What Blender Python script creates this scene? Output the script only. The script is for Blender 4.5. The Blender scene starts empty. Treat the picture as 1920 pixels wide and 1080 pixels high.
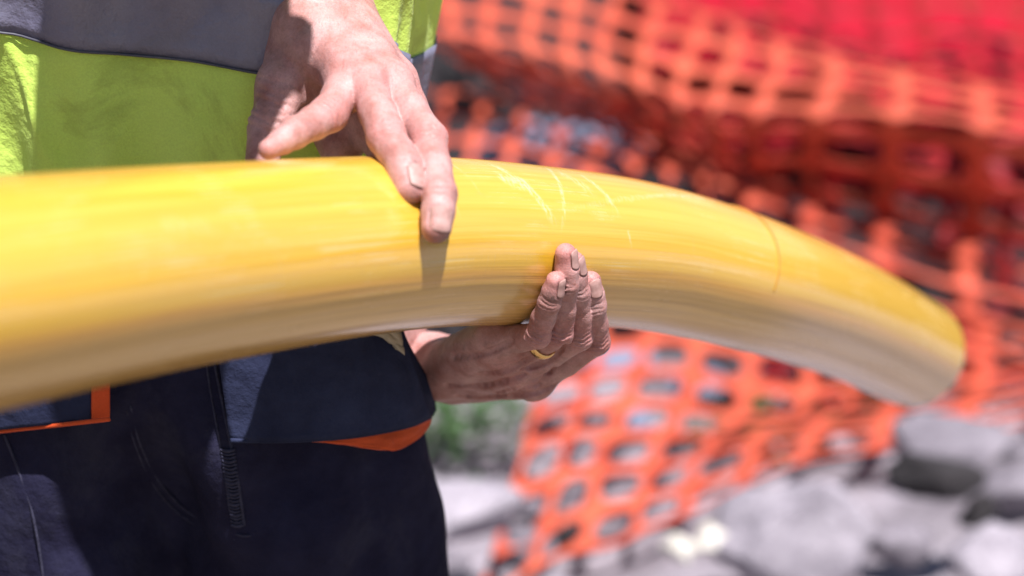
import bpy, math, random
import numpy as np
from mathutils import Vector, noise as mnoise
random.seed(7); rng = np.random.RandomState(11)
sc = bpy.context.scene
col = sc.collection

# ------------------------------------------------------------------ camera, sky, sun
H, PITCH, LENS = 1.38, math.radians(15), 70.0
F = LENS / 36.0 * 1920
cam_d = bpy.data.cameras.new('camera'); cam = bpy.data.objects.new('camera', cam_d); col.objects.link(cam)
cam.location = (0, 0, H); cam.rotation_euler = (math.radians(90) - PITCH, 0, 0)
cam_d.lens = LENS; cam_d.sensor_width = 36; cam_d.clip_start = 0.02; cam_d.clip_end = 500
cam_d.dof.use_dof = True; cam_d.dof.focus_distance = 1.305; cam_d.dof.aperture_fstop = 3.4; cam_d.dof.aperture_blades = 0
sc.camera = cam
SUN = Vector((0.18, -0.37, 0.91)).normalized()       # towards the sun
w = bpy.data.worlds.new('World'); sc.world = w; w.use_nodes = True
nt = w.node_tree; bg = nt.nodes['Background']
sky = nt.nodes.new('ShaderNodeTexSky'); sky.sky_type = 'NISHITA'; sky.sun_disc = False
sky.sun_elevation = math.asin(SUN.z); sky.sun_rotation = math.atan2(SUN.x, SUN.y)
nt.links.new(sky.outputs[0], bg.inputs[0]); bg.inputs[1].default_value = 0.05
sl = bpy.data.lights.new('sun', 'SUN'); so = bpy.data.objects.new('sun', sl); col.objects.link(so)
sl.energy = 5.0; sl.angle = math.radians(0.5); sl.color = (1.0, 0.95, 0.965)
so.rotation_euler = SUN.to_track_quat('Z', 'Y').to_euler()
sc.view_settings.view_transform = 'Standard'; sc.view_settings.look = 'None'
sc.view_settings.gamma = 1; sc.view_settings.exposure = 0.88; sc.view_settings.use_curve_mapping = False
sc.cycles.max_bounces = 8; sc.cycles.transparent_max_bounces = 8

CP, SP = math.cos(PITCH), math.sin(PITCH)
def P(px, py, d):
    """place in the world seen in direction (px, py) of the 1920 px photo, d metres along the view axis"""
    x = (px - 960) / F * d; v = (540 - py) / F * d
    return np.array((x, d * CP + v * SP, H - d * SP + v * CP))
def ray(px, py):
    return P(px, py, 1.0) - np.array((0, 0, H))

# ------------------------------------------------------------------ materials
def new_mat(name):
    m = bpy.data.materials.new(name); m.use_nodes = True
    return m, m.node_tree, m.node_tree.nodes['Principled BSDF']
def N(nt, typ, **kw):
    n = nt.nodes.new(typ)
    for k, v in kw.items():
        if k in n.inputs: n.inputs[k].default_value = v
        else: setattr(n, k, v)
    return n
def ramp(nt, fac, stops, interp='LINEAR'):
    r = nt.nodes.new('ShaderNodeValToRGB'); r.color_ramp.interpolation = interp
    while len(r.color_ramp.elements) < len(stops): r.color_ramp.elements.new(0.5)
    for e, (p, c) in zip(r.color_ramp.elements, stops):
        e.position = p; e.color = (*c, 1) if len(c) == 3 else c
    nt.links.new(fac, r.inputs[0]); return r
def mixc(nt, fac, a, b, mode='MIX'):
    m = nt.nodes.new('ShaderNodeMix'); m.data_type = 'RGBA'; m.blend_type = mode
    for s, v in ((0, fac), (6, a), (7, b)):
        if hasattr(v, 'is_output'): nt.links.new(v, m.inputs[s])
        elif s == 0: m.inputs[0].default_value = v
        else: m.inputs[s].default_value = (*v, 1)
    return m.outputs[2]
def math_(nt, op, a, b=0.0, c=0.0):
    m = nt.nodes.new('ShaderNodeMath'); m.operation = op
    for i, v in enumerate((a, b, c)):
        if hasattr(v, 'is_output'): nt.links.new(v, m.inputs[i])
        else: m.inputs[i].default_value = v
    return m.outputs[0]
def bump(nt, bs, h, strength, dist, prev=None):
    b = nt.nodes.new('ShaderNodeBump'); b.inputs['Strength'].default_value = strength; b.inputs['Distance'].default_value = dist
    nt.links.new(h, b.inputs['Height'])
    if prev: nt.links.new(prev.outputs[0], b.inputs['Normal'])
    nt.links.new(b.outputs[0], bs.inputs['Normal']); return b
def coords(nt, kind='Object', scale=(1, 1, 1)):
    t = nt.nodes.new('ShaderNodeTexCoord'); m = nt.nodes.new('ShaderNodeMapping'); m.inputs['Scale'].default_value = scale
    nt.links.new(t.outputs[kind], m.inputs[0]); return m.outputs[0]
def noise_(nt, vec, scale, detail=4, rough=0.55, dist=0.0):
    n = N(nt, 'ShaderNodeTexNoise', Scale=scale, Detail=detail, Roughness=rough, Distortion=dist)
    nt.links.new(vec, n.inputs['Vector']); return n.outputs['Fac']

def simple(name, c1, c2, scale=40, rough=0.6, bscale=200, bstr=0.3, bdist=0.001, sheen=0.0, detail=4, spec=0.5):
    m, nt, bs = new_mat(name); v = coords(nt)
    r = ramp(nt, noise_(nt, v, scale, detail), [(0.3, c1), (0.7, c2)])
    nt.links.new(r.outputs[0], bs.inputs['Base Color']); bs.inputs['Roughness'].default_value = rough
    bs.inputs['Specular IOR Level'].default_value = spec
    bump(nt, bs, noise_(nt, v, bscale, 4), bstr, bdist)
    if sheen: bs.inputs['Sheen Weight'].default_value = sheen
    return m

def skin_mat():
    m, nt, bs = new_mat('skin'); v = coords(nt)
    base = ramp(nt, noise_(nt, v, 55, 4, .6), [(0.30, (0.36, 0.155, 0.13)), (0.55, (0.49, 0.27, 0.25)), (0.75, (0.57, 0.34, 0.31))])
    at = N(nt, 'ShaderNodeAttribute', attribute_name='tone')
    sep = N(nt, 'ShaderNodeSeparateColor'); nt.links.new(at.outputs['Color'], sep.inputs[0])
    c = mixc(nt, math_(nt, 'MULTIPLY', sep.outputs[1], 0.75), base.outputs[0], (0.56, 0.19, 0.17))
    dn = ramp(nt, noise_(nt, v, 260, 5, .7), [(0.35, (0.35,) * 3), (0.62, (1,) * 3)])
    dirt = math_(nt, 'MULTIPLY', sep.outputs[0], dn.outputs[0])
    c = mixc(nt, dirt, c, (0.10, 0.075, 0.07))
    gm = ramp(nt, noise_(nt, v, 85, 6, .75, .5), [(0.52, (0,) * 3), (0.72, (1,) * 3)])
    c = mixc(nt, math_(nt, 'MULTIPLY', gm.outputs[0], .42), c, (0.20, 0.13, 0.115))
    fine = ramp(nt, noise_(nt, v, 600, 3, .6), [(0.25, (0.78,) * 3), (0.6, (1.05,) * 3)])
    c = mixc(nt, 0.55, c, fine.outputs[0], 'MULTIPLY')
    nt.links.new(c, bs.inputs['Base Color'])
    bs.inputs['Roughness'].default_value = 0.52; bs.inputs['Specular IOR Level'].default_value = 0.45
    bs.inputs['Subsurface Weight'].default_value = 0.16; bs.inputs['Subsurface Scale'].default_value = 0.006
    bs.inputs['Subsurface Radius'].default_value = (1.0, 0.35, 0.2)
    vo = N(nt, 'ShaderNodeTexVoronoi', feature='DISTANCE_TO_EDGE', Scale=520.0); nt.links.new(v, vo.inputs['Vector'])
    r2 = ramp(nt, vo.outputs['Distance'], [(0.0, (0,) * 3), (0.25, (1,) * 3)])
    vc = ramp(nt, vo.outputs['Distance'], [(0.0, (.72,) * 3), (0.16, (1,) * 3)])
    c = mixc(nt, .25, c, vc.outputs[0], 'MULTIPLY')
    ln = noise_(nt, coords(nt, 'Object', (700, 160, 420)), 1.0, 3, .6, 1.2); lr = ramp(nt, ln, [(0.36, (0,) * 3), (0.46, (1,) * 3)])
    c = mixc(nt, .45, c, ramp(nt, ln, [(0.34, (.62,) * 3), (0.45, (1,) * 3)]).outputs[0], 'MULTIPLY')
    nt.links.new(c, bs.inputs['Base Color'])
    b0 = bump(nt, bs, lr.outputs[0], 0.30, 0.0005)
    b1 = bump(nt, bs, r2.outputs[0], 0.16, 0.0005, b0)
    bump(nt, bs, noise_(nt, coords(nt, 'Object', (1, 1, 1)), 180, 5, .65), 0.55, 0.0012, b1)
    return m
def nail_mat():
    m, nt, bs = new_mat('nail'); v = coords(nt)
    r = ramp(nt, noise_(nt, v, 300, 3), [(0.3, (0.34, 0.19, 0.165)), (0.7, (0.45, 0.28, 0.25))])
    nt.links.new(r.outputs[0], bs.inputs['Base Color']); bs.inputs['Roughness'].default_value = 0.45; bs.inputs['Specular IOR Level'].default_value = .25
    return m

PR = 0.055
def pipe_mat(scuffs=()):
    m, nt, bs = new_mat('yellow_polyethylene')
    uv = coords(nt, 'UV')                      # x = metres along the pipe, y = metres round it
    lo = coords(nt, 'UV', (2.2, 160, 1)); hi = coords(nt, 'UV', (5, 520, 1))
    s1 = noise_(nt, lo, 1.0, 5, .6); s2 = noise_(nt, hi, 1.0, 4, .6)
    base = ramp(nt, s1, [(0.3, (0.62, 0.345, 0.016)), (0.7, (0.67, 0.42, 0.034))])
    c = base.outputs[0]
    # pale scuffed dust: patches with fine streaks that run along the pipe
    patch = ramp(nt, noise_(nt, coords(nt, 'UV', (9, 22, 1)), 1.0, 5, .65, .4), [(0.50, (0,) * 3), (0.66, (1,) * 3)])
    stre = ramp(nt, s2, [(0.48, (0,) * 3), (0.62, (1,) * 3)])
    dust = math_(nt, 'MULTIPLY', patch.outputs[0], stre.outputs[0])
    c = mixc(nt, math_(nt, 'MULTIPLY', dust, 0.6), c, (0.66, 0.54, 0.27))
    # scratches round the pipe
    wv = coords(nt, 'UV', (150, 7, 1)); sc1 = ramp(nt, noise_(nt, wv, 1.0, 5, .7, 2.2), [(0.63, (0,) * 3), (0.67, (1,) * 3)])
    pm = ramp(nt, noise_(nt, coords(nt, 'UV', (7, 12, 1)), 1.0, 3, .6), [(0.50, (0,) * 3), (0.60, (1,) * 3)])
    scr = math_(nt, 'MULTIPLY', sc1.outputs[0], pm.outputs[0])
    c = mixc(nt, math_(nt, 'MULTIPLY', scr, 0.6), c, (0.72, 0.62, 0.36))
    sx = N(nt, 'ShaderNodeSeparateXYZ'); nt.links.new(uv, sx.inputs[0])
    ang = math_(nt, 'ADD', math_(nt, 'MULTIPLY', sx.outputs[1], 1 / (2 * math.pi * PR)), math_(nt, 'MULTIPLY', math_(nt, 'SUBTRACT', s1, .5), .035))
    sm = noise_(nt, coords(nt, 'UV', (60, 60, 1)), 1.0, 5, .7); sf = noise_(nt, coords(nt, 'UV', (420, 160, 1)), 1.0, 4, .65)
    for (x0, y0, x1, y1, wd, st) in scuffs:
        L_ = math.hypot(x1 - x0, y1 - y0); tx, ty = (x1 - x0) / L_, (y1 - y0) / L_
        dx = math_(nt, 'SUBTRACT', sx.outputs[0], x0); dy = math_(nt, 'SUBTRACT', sx.outputs[1], y0)
        al = math_(nt, 'ADD', math_(nt, 'MULTIPLY', dx, tx), math_(nt, 'MULTIPLY', dy, ty))
        pe = math_(nt, 'SUBTRACT', math_(nt, 'MULTIPLY', dx, ty), math_(nt, 'MULTIPLY', dy, tx))
        pe = math_(nt, 'ABSOLUTE', math_(nt, 'ADD', pe, math_(nt, 'MULTIPLY', math_(nt, 'SUBTRACT', sm, .5), wd * 2.4)))
        am = ramp(nt, math_(nt, 'DIVIDE', al, L_), [(0.0, (0,) * 3), (0.12, (1,) * 3), (0.7, (.8,) * 3), (1.0, (0,) * 3)])
        pm_ = ramp(nt, math_(nt, 'DIVIDE', pe, wd), [(0.35, (1,) * 3), (1.0, (0,) * 3)])
        k_ = math_(nt, 'MULTIPLY', math_(nt, 'MULTIPLY', am.outputs[0], pm_.outputs[0]), ramp(nt, sf, [(0.42, (0,) * 3), (0.58, (1,) * 3)]).outputs[0])
        c = mixc(nt, math_(nt, 'MULTIPLY', k_, st), c, (0.72, 0.62, 0.36))
    gr = ramp(nt, noise_(nt, coords(nt, 'UV', (35, 90, 1)), 1.0, 6, .75), [(0.58, (0,) * 3), (0.75, (1,) * 3)])
    c = mixc(nt, math_(nt, 'MULTIPLY', gr.outputs[0], .35), c, (0.40, 0.25, 0.07))
    und = ramp(nt, ang, [(0.56, (.25,) * 3), (0.80, (.45,) * 3), (0.84, (1,) * 3), (0.968, (1,) * 3), (0.984, (0,) * 3)])  # underside band: reflection of the ground painted into the base colour
    ucol = ramp(nt, ang, [(0.80, (0.86, 0.53, 0.17)), (0.90, (0.90, 0.62, 0.28)), (0.945, (0.68, 0.40, 0.12)), (0.975, (0.66, 0.30, 0.05))])  # cream for reflected ground, browner at the painted shade edge
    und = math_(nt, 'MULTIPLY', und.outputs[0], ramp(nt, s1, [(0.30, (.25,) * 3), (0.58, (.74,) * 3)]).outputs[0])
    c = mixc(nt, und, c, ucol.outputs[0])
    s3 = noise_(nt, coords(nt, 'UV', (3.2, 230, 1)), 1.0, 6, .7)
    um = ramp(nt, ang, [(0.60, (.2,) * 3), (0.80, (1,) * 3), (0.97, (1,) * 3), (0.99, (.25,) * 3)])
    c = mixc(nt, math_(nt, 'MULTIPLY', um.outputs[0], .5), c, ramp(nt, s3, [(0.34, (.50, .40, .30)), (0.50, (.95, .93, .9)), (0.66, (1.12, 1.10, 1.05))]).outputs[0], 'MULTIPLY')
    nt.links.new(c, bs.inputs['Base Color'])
    rr = ramp(nt, s2, [(0.3, (0.13,) * 3), (0.7, (0.24,) * 3)])
    rg = mixc(nt, dust, rr.outputs[0], (0.5, 0.5, 0.5))
    nt.links.new(rg, bs.inputs['Roughness'])
    bs.inputs['IOR'].default_value = 1.62
    bs.inputs['Specular IOR Level'].default_value = 0.9; bs.inputs['Coat Weight'].default_value = .35; bs.inputs['Coat IOR'].default_value = 1.7; bs.inputs['Coat Roughness'].default_value = .10
    bs.inputs['Subsurface Weight'].default_value = 0.0
    b1 = bump(nt, bs, s1, 0.30, 0.0012)
    b2 = bump(nt, bs, s2, 0.35, 0.0004, b1)
    bump(nt, bs, scr, 0.4, 0.0003, b2)
    return m

def cloth_mat(name, c1, c2, weave=900, rough=0.75, bstr=0.5, sheen=0.1, trans=0.0, stain=None, scale=14, spec=0.3):
    m, nt, bs = new_mat(name); v = coords(nt)
    r = ramp(nt, noise_(nt, v, scale, 5, .6), [(0.3, c1), (0.7, c2)]); c = r.outputs[0]
    if stain:
        s = ramp(nt, noise_(nt, v, 11, 6, .7, .6), [(0.54, (0,) * 3), (0.72, (1,) * 3)])
        c = mixc(nt, math_(nt, 'MULTIPLY', s.outputs[0], 0.55), c, stain)
    f = ramp(nt, noise_(nt, v, 800, 2), [(0.3, (0.82,) * 3), (0.7, (1.0,) * 3)])
    c = mixc(nt, 0.6, c, f.outputs[0], 'MULTIPLY')
    nt.links.new(c, bs.inputs['Base Color']); bs.inputs['Roughness'].default_value = rough
    bs.inputs['Sheen Weight'].default_value = sheen; bs.inputs['Specular IOR Level'].default_value = spec
    b1 = bump(nt, bs, noise_(nt, v, weave, 2), bstr, 0.0004)
    bump(nt, bs, noise_(nt, v, 28, 5, .6), 0.7, 0.007, b1)
    if trans:
        tr = N(nt, 'ShaderNodeBsdfTranslucent'); nt.links.new(c, tr.inputs[0])
        mx = N(nt, 'ShaderNodeMixShader'); mx.inputs[0].default_value = trans
        nt.links.new(bs.outputs[0], mx.inputs[1]); nt.links.new(tr.outputs[0], mx.inputs[2])
        nt.links.new(mx.outputs[0], nt.nodes['Material Output'].inputs[0])
    return m

M = {}
M['skin'] = skin_mat(); M['nail'] = nail_mat()
M['vest'] = cloth_mat('fluorescent_vest', (0.60, 0.84, 0.13), (0.68, 0.90, 0.18), weave=700, trans=0.12, stain=(0.28, 0.34, 0.05), rough=.7)
M['band'] = cloth_mat('reflective_tape', (0.13, 0.125, 0.19), (0.21, 0.21, 0.29), weave=1200, rough=.42, bstr=.25, sheen=0, stain=(0.12, 0.12, 0.15), spec=.6)
M['pleat'] = cloth_mat('grey_binding', (0.20, 0.20, 0.21), (0.36, 0.36, 0.37), weave=1200, rough=.45, bstr=.25, sheen=0)
M['navy'] = cloth_mat('navy_workwear', (0.011, 0.010, 0.027), (0.024, 0.024, 0.055), weave=1100, sheen=0.0, rough=.9, bstr=.8, scale=22, spec=.12, stain=(.045, .045, .07))
M['black'] = cloth_mat('black_workwear', (0.011, 0.013, 0.034), (0.036, 0.045, 0.095), weave=1000, sheen=0.0, rough=.85, bstr=.6, spec=.12)
M['seam'] = cloth_mat('seam_thread', (0.03, 0.03, 0.055), (0.06, 0.06, 0.10), weave=1500, sheen=0.0, rough=.9, scale=300, spec=.15)
M['orange_cloth'] = cloth_mat('orange_lining', (0.62, 0.065, 0.012), (0.72, 0.10, 0.015), weave=1100, rough=.7)
M['cream'] = cloth_mat('cream_lining', (0.40, 0.34, 0.24), (0.55, 0.48, 0.36), weave=900)
M['shirt'] = cloth_mat('dark_shirt', (0.03, 0.035, 0.06), (0.05, 0.055, 0.09))
M['leather'] = simple('boot_leather', (0.05, 0.03, 0.02), (0.10, 0.06, 0.035), rough=.6)
M['helmet'] = simple('helmet_shell', (0.75, 0.72, 0.66), (0.80, 0.78, 0.72), rough=.3)
M['hair'] = simple('hair', (0.05, 0.03, 0.02), (0.10, 0.06, 0.04), scale=200, rough=.6)
M['gold'], _nt, _b = new_mat('gold'); _b.inputs['Base Color'].default_value = (0.95, 0.62, 0.25, 1); _b.inputs['Metallic'].default_value = 1; _b.inputs['Roughness'].default_value = 0.22

# ------------------------------------------------------------------ scene graph helpers
def tag(o, label=None, cat=None, group=None, kind=None):
    if label: o['label'] = label
    if cat: o['category'] = cat
    if group: o['group'] = group
    if kind: o['kind'] = kind
    return o
def mesh_obj(name, verts, faces, mat, parent=None, smooth=True, mods=()):
    me = bpy.data.meshes.new(name)
    me.from_pydata([tuple(map(float, v)) for v in verts] if not isinstance(verts, np.ndarray) else verts.tolist(), [], faces.tolist() if isinstance(faces, np.ndarray) else faces)
    me.update()
    if smooth: me.polygons.foreach_set('use_smooth', [True] * len(me.polygons))
    me.materials.append(mat)
    o = bpy.data.objects.new(name, me); col.objects.link(o)
    if parent is not None:
        o.parent = parent; o.matrix_parent_inverse = parent_inv(parent)
    return o
def parent_inv(p):
    from mathutils import Matrix
    return Matrix.Translation(-p.location) if p.rotation_euler[2] == 0 else p.matrix_world.inverted()
def empty(name, loc, label, cat, group=None):
    o = bpy.data.objects.new(name, None); col.objects.link(o); o.location = tuple(map(float, loc)); o.empty_display_size = .1
    return tag(o, label, cat, group)
def solidify(o, t, off=0.0):
    m = o.modifiers.new('thickness', 'SOLIDIFY'); m.thickness = t; m.offset = off; return o
def subsurf(o, n=1):
    m = o.modifiers.new('smooth', 'SUBSURF'); m.levels = n; m.render_levels = n; return o
def catmull(pts, n):
    pts = np.array(pts, float); m = len(pts) - 1; out = []
    ext = np.vstack([2 * pts[0] - pts[1], pts, 2 * pts[-1] - pts[-2]])
    for t in np.linspace(0, m, n):
        i = min(int(t), m - 1); f = t - i; a, b, c, d = ext[i:i + 4]
        out.append(0.5 * ((2 * b) + (c - a) * f + (2 * a - 5 * b + 4 * c - d) * f * f + (3 * b - a - 3 * c + d) * f ** 3))
    return np.array(out)
def tube(name, pts, r, mat, parent=None, seg=8, closed=False):
    pts = np.array(pts, float); n = len(pts); r = np.broadcast_to(r, (n,)) if np.ndim(r) == 0 else np.array(r)
    vs = []; fs = []; up = np.array((0.03, 0.05, 1.0))
    for i in range(n):
        t = pts[min(i + 1, n - 1)] - pts[max(i - 1, 0)]; t /= np.linalg.norm(t) + 1e-12
        a = np.cross(t, up); a /= np.linalg.norm(a) + 1e-12; b = np.cross(a, t)
        for k in range(seg):
            q = 2 * math.pi * k / seg; vs.append(pts[i] + r[i] * (math.cos(q) * a + math.sin(q) * b))
    for i in range(n - 1):
        for k in range(seg): fs.append((i * seg + k, i * seg + (k + 1) % seg, (i + 1) * seg + (k + 1) % seg, (i + 1) * seg + k))
    fs.append(tuple(range(seg - 1, -1, -1))); fs.append(tuple(range((n - 1) * seg, n * seg)))
    return mesh_obj(name, vs, fs, mat, parent)
def grid_faces(nu, nv):
    return [(j * nu + i, j * nu + i + 1, (j + 1) * nu + i + 1, (j + 1) * nu + i) for j in range(nv - 1) for i in range(nu - 1)]

# ------------------------------------------------------------------ implicit modelling (one continuous skin)
def unit(v):
    v = np.array(v, float); return v / np.linalg.norm(v)
def smin(a, b, k):
    if k <= 0: return np.minimum(a, b)
    h = np.maximum(k - np.abs(a - b), 0) / k
    return np.minimum(a, b) - h * h * (k / 4)
class Field:
    def __init__(s, lo, hi, h):
        s.lo = np.array(lo, float); s.h = h
        s.n = np.ceil((np.array(hi) - s.lo) / h).astype(int) + 1
        s.ax = [(s.lo[i] + h * np.arange(s.n[i])).astype(np.float32) for i in range(3)]
    def new(s): return np.full(s.n, 0.5, np.float32)
    def sl(s, lo, hi):
        r = []
        for i in range(3):
            a = max(0, int((lo[i] - s.lo[i]) / s.h)); b = min(s.n[i], int((hi[i] - s.lo[i]) / s.h) + 2)
            if b <= a: return None
            r.append(slice(a, b))
        return tuple(r)
    def pts(s, sl):
        return s.ax[0][sl[0]][:, None, None], s.ax[1][sl[1]][None, :, None], s.ax[2][sl[2]][None, None, :]
    def cap(s, G, a, b, ra, rb, k=0.003, flat=None, f=1.0, sub=False):
        a = np.array(a, float); b = np.array(b, float); m = max(ra, rb) + max(k, 2 * s.h) + 0.006
        sl = s.sl(np.minimum(a, b) - m, np.maximum(a, b) + m)
        if sl is None: return
        x, y, z = s.pts(sl); ab = b - a; L2 = float(ab @ ab) + 1e-12
        px, py, pz = x - a[0], y - a[1], z - a[2]
        t = np.clip((px * ab[0] + py * ab[1] + pz * ab[2]) / L2, 0, 1)
        qx, qy, qz = px - t * ab[0], py - t * ab[1], pz - t * ab[2]
        if flat is not None:
            n = unit(flat); dn = qx * n[0] + qy * n[1] + qz * n[2]; g = 1 / f - 1
            qx, qy, qz = qx + g * dn * n[0], qy + g * dn * n[1], qz + g * dn * n[2]
        d = np.sqrt(qx * qx + qy * qy + qz * qz) - (ra + t * (rb - ra))
        if flat is not None: d = d * (0.5 + 0.5 * f)
        d = d.astype(np.float32)
        if sub:
            G[sl] = -smin(-G[sl], d, k)
        else: G[sl] = smin(G[sl], d, k)
    def chain(s, G, pts, k=0.003, flat=None, f=1.0):
        for (a, ra), (b, rb) in zip(pts[:-1], pts[1:]): s.cap(G, a, b, ra, rb, k, flat, f)
    def crease(s, G, c, axis, w, depth, R, face=None, wob=0.0):
        """a fold line of the skin across direction axis at point c, only within R of it"""
        c = np.array(c, float); sl = s.sl(c - R, c + R)
        if sl is None: return
        x, y, z = s.pts(sl); n = unit(axis)
        px, py, pz = x - c[0], y - c[1], z - c[2]
        q = px * n[0] + py * n[1] + pz * n[2]
        if wob: q = q + wob * np.sin(px * 610 + py * 430 + pz * 520 + c[0] * 900)
        r = np.sqrt(px * px + py * py + pz * pz) / R
        fall = np.clip(1 - r, 0, 1); fall = fall * fall * (3 - 2 * fall); fall = np.minimum(fall * 2.2, 1)
        if face is not None:
            nf = unit(face); fd = (px * nf[0] + py * nf[1] + pz * nf[2]) / R
            fall = fall * np.clip(fd * 2.5 + 0.6, 0, 1)
        G[sl] += (depth * np.exp(-(q / w) ** 2) * fall).astype(np.float32)
    def wobble(s, G, amp, freq, seed, n=14, band=None):
        r = np.random.RandomState(seed); D = np.zeros_like(G)
        x, y, z = s.ax[0][:, None, None], s.ax[1][None, :, None], s.ax[2][None, None, :]
        for _ in range(n):
            v = r.normal(size=3); v *= freq * r.uniform(.6, 1.6) / np.linalg.norm(v)
            D += np.sin(x * v[0] + y * v[1] + z * v[2] + r.uniform(0, 6.28))
        G += (amp / math.sqrt(n)) * D
    def mesh(s, G):
        """surface nets"""
        S = G < 0; nx, ny, nz = G.shape
        c = [S[i:nx - 1 + i, j:ny - 1 + j, k:nz - 1 + k] for i in (0, 1) for j in (0, 1) for k in (0, 1)]
        cnt = sum(q.astype(np.int8) for q in c); act = (cnt > 0) & (cnt < 8)
        idx = np.argwhere(act); ids = np.full(act.shape, -1, np.int64); ids[act] = np.arange(len(idx))
        acc = np.zeros((len(idx), 3)); num = np.zeros(len(idx))
        cor = [(i, j, k) for i in (0, 1) for j in (0, 1) for k in (0, 1)]
        val = [G[idx[:, 0] + o[0], idx[:, 1] + o[1], idx[:, 2] + o[2]] for o in cor]
        for a in range(8):
            for b in range(a + 1, 8):
                if sum(abs(cor[a][q] - cor[b][q]) for q in range(3)) != 1: continue
                va, vb = val[a], val[b]; m = (va < 0) != (vb < 0)
                t = np.where(m, va / np.where(m, va - vb, 1), 0)[:, None]
                p = np.array(cor[a]) + t * (np.array(cor[b]) - np.array(cor[a]))
                acc[m] += p[m]; num[m] += 1
        V = s.lo + s.h * (idx + acc / num[:, None])
        Fs = []
        for ax in range(3):
            u, v = (ax + 1) % 3, (ax + 2) % 3
            A = np.take(S, range(0, G.shape[ax] - 1), ax); B = np.take(S, range(1, G.shape[ax]), ax)
            E = np.argwhere(A != B); E = E[(E[:, u] > 0) & (E[:, v] > 0) & (E[:, u] < G.shape[u] - 1) & (E[:, v] < G.shape[v] - 1)]
            ou = np.zeros(3, int); ou[u] = 1; ov = np.zeros(3, int); ov[v] = 1
            q = [E - ou - ov, E - ov, E, E - ou]
            f = np.stack([ids[p[:, 0], p[:, 1], p[:, 2]] for p in q], 1)
            ins = S[E[:, 0], E[:, 1], E[:, 2]]
            f[~ins] = f[~ins][:, ::-1]; Fs.append(f)
        return V, np.vstack(Fs)

def tone_attr(o, V, dirt, red):
    """vertex colour: R = grime, G = ruddiness; a list of (centre, radius, amount)"""
    A = np.zeros((len(V), 4), np.float32); A[:, 3] = 1
    for ch, lst in ((0, dirt), (1, red)):
        for c, r, a in lst:
            d = np.linalg.norm(V - np.array(c), axis=1) / r
            A[:, ch] = np.maximum(A[:, ch], a * np.exp(-d * d))
    at = o.data.color_attributes.new('tone', 'FLOAT_COLOR', 'POINT'); at.data.foreach_set('color', A.ravel())

# ------------------------------------------------------------------ ground
def h_ground(x, y):
    v = Vector((x, y, 0))
    z = 0.0
    t = min(max((y - 2.4) / 1.0, 0), 1); t = t * t * (3 - 2 * t)
    z += .20 * math.exp(-((x - 1.05) / .36) ** 2 - ((y - 3.42) / .30) ** 2) - .03 * t
    z += .05 * math.exp(-((x - .55) / .22) ** 2 - ((y - 3.02) / .16) ** 2)
    t2 = min(max((y - 4.6) / 3.4, 0), 1); z += 1.5 * t2 * t2 * (3 - 2 * t2)
    r = 0.35 + 0.65 * t
    z += r * 0.03 * mnoise.noise(v * 1.6) + r * 0.025 * mnoise.noise(v * 5 + Vector((3, 1, 0))) + r * 0.014 * mnoise.noise(v * 17)
    if y > 9: z += 0.4 * mnoise.noise(v * .25)
    return z
def make_ground():
    xs = np.concatenate([-np.geomspace(40, 2.2, 16), np.linspace(-2.1, 3.3, 150), np.geomspace(3.4, 40, 16)])
    ys = np.concatenate([-np.geomspace(40, .5, 14), np.linspace(-.3, 2.3, 16), np.linspace(2.36, 6.4, 130), np.geomspace(6.5, 60, 22)])
    vs = [(x, y, h_ground(x, y)) for y in ys for x in xs]
    m, nt, bs = new_mat('grey_rubble_ground'); v = coords(nt)
    a = ramp(nt, noise_(nt, v, 3.2, 6, .65), [(0.30, (0.12, 0.10, 0.115)), (0.50, (0.28, 0.25, 0.275)), (0.70, (0.46, 0.415, 0.46))])
    b = ramp(nt, noise_(nt, v, 34, 5, .7), [(0.3, (0.45,) * 3), (0.65, (1.1,) * 3)])
    c = mixc(nt, 0.8, a.outputs[0], b.outputs[0], 'MULTIPLY')
    sp = N(nt, 'ShaderNodeSeparateXYZ'); nt.links.new(v, sp.inputs[0])       # the bank behind is dark earth
    k = ramp(nt, math_(nt, 'ADD', math_(nt, 'DIVIDE', sp.outputs[1], 10.0), math_(nt, 'MULTIPLY', noise_(nt, v, 2.0), 0.08)), [(0.475, (0,) * 3), (0.52, (1,) * 3), (0.95, (1,) * 3), (1.0, (0,) * 3)])
    c = mixc(nt, k.outputs[0], c, (0.014, 0.011, 0.013))
    kn = ramp(nt, math_(nt, 'ADD', math_(nt, 'DIVIDE', sp.outputs[1], 10.0), math_(nt, 'MULTIPLY', noise_(nt, v, 1.4), 0.03)), [(0.225, (1,) * 3), (0.255, (0,) * 3)])
    c = mixc(nt, kn.outputs[0], c, mixc(nt, .7, (0.20, 0.16, 0.125), b.outputs[0], 'MULTIPLY'))
    nt.links.new(c, bs.inputs['Base Color']); bs.inputs['Roughness'].default_value = .95
    b1 = bump(nt, bs, noise_(nt, v, 22, 6, .7), .8, .02); bump(nt, bs, noise_(nt, v, 140, 4, .7), .6, .004, b1)
    o = mesh_obj('ground', vs, grid_faces(len(xs), len(ys)), m); tag(o, kind='structure')
    o['label'] = 'grey stony rubble ground rising to a dark earth bank'
make_ground()

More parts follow.
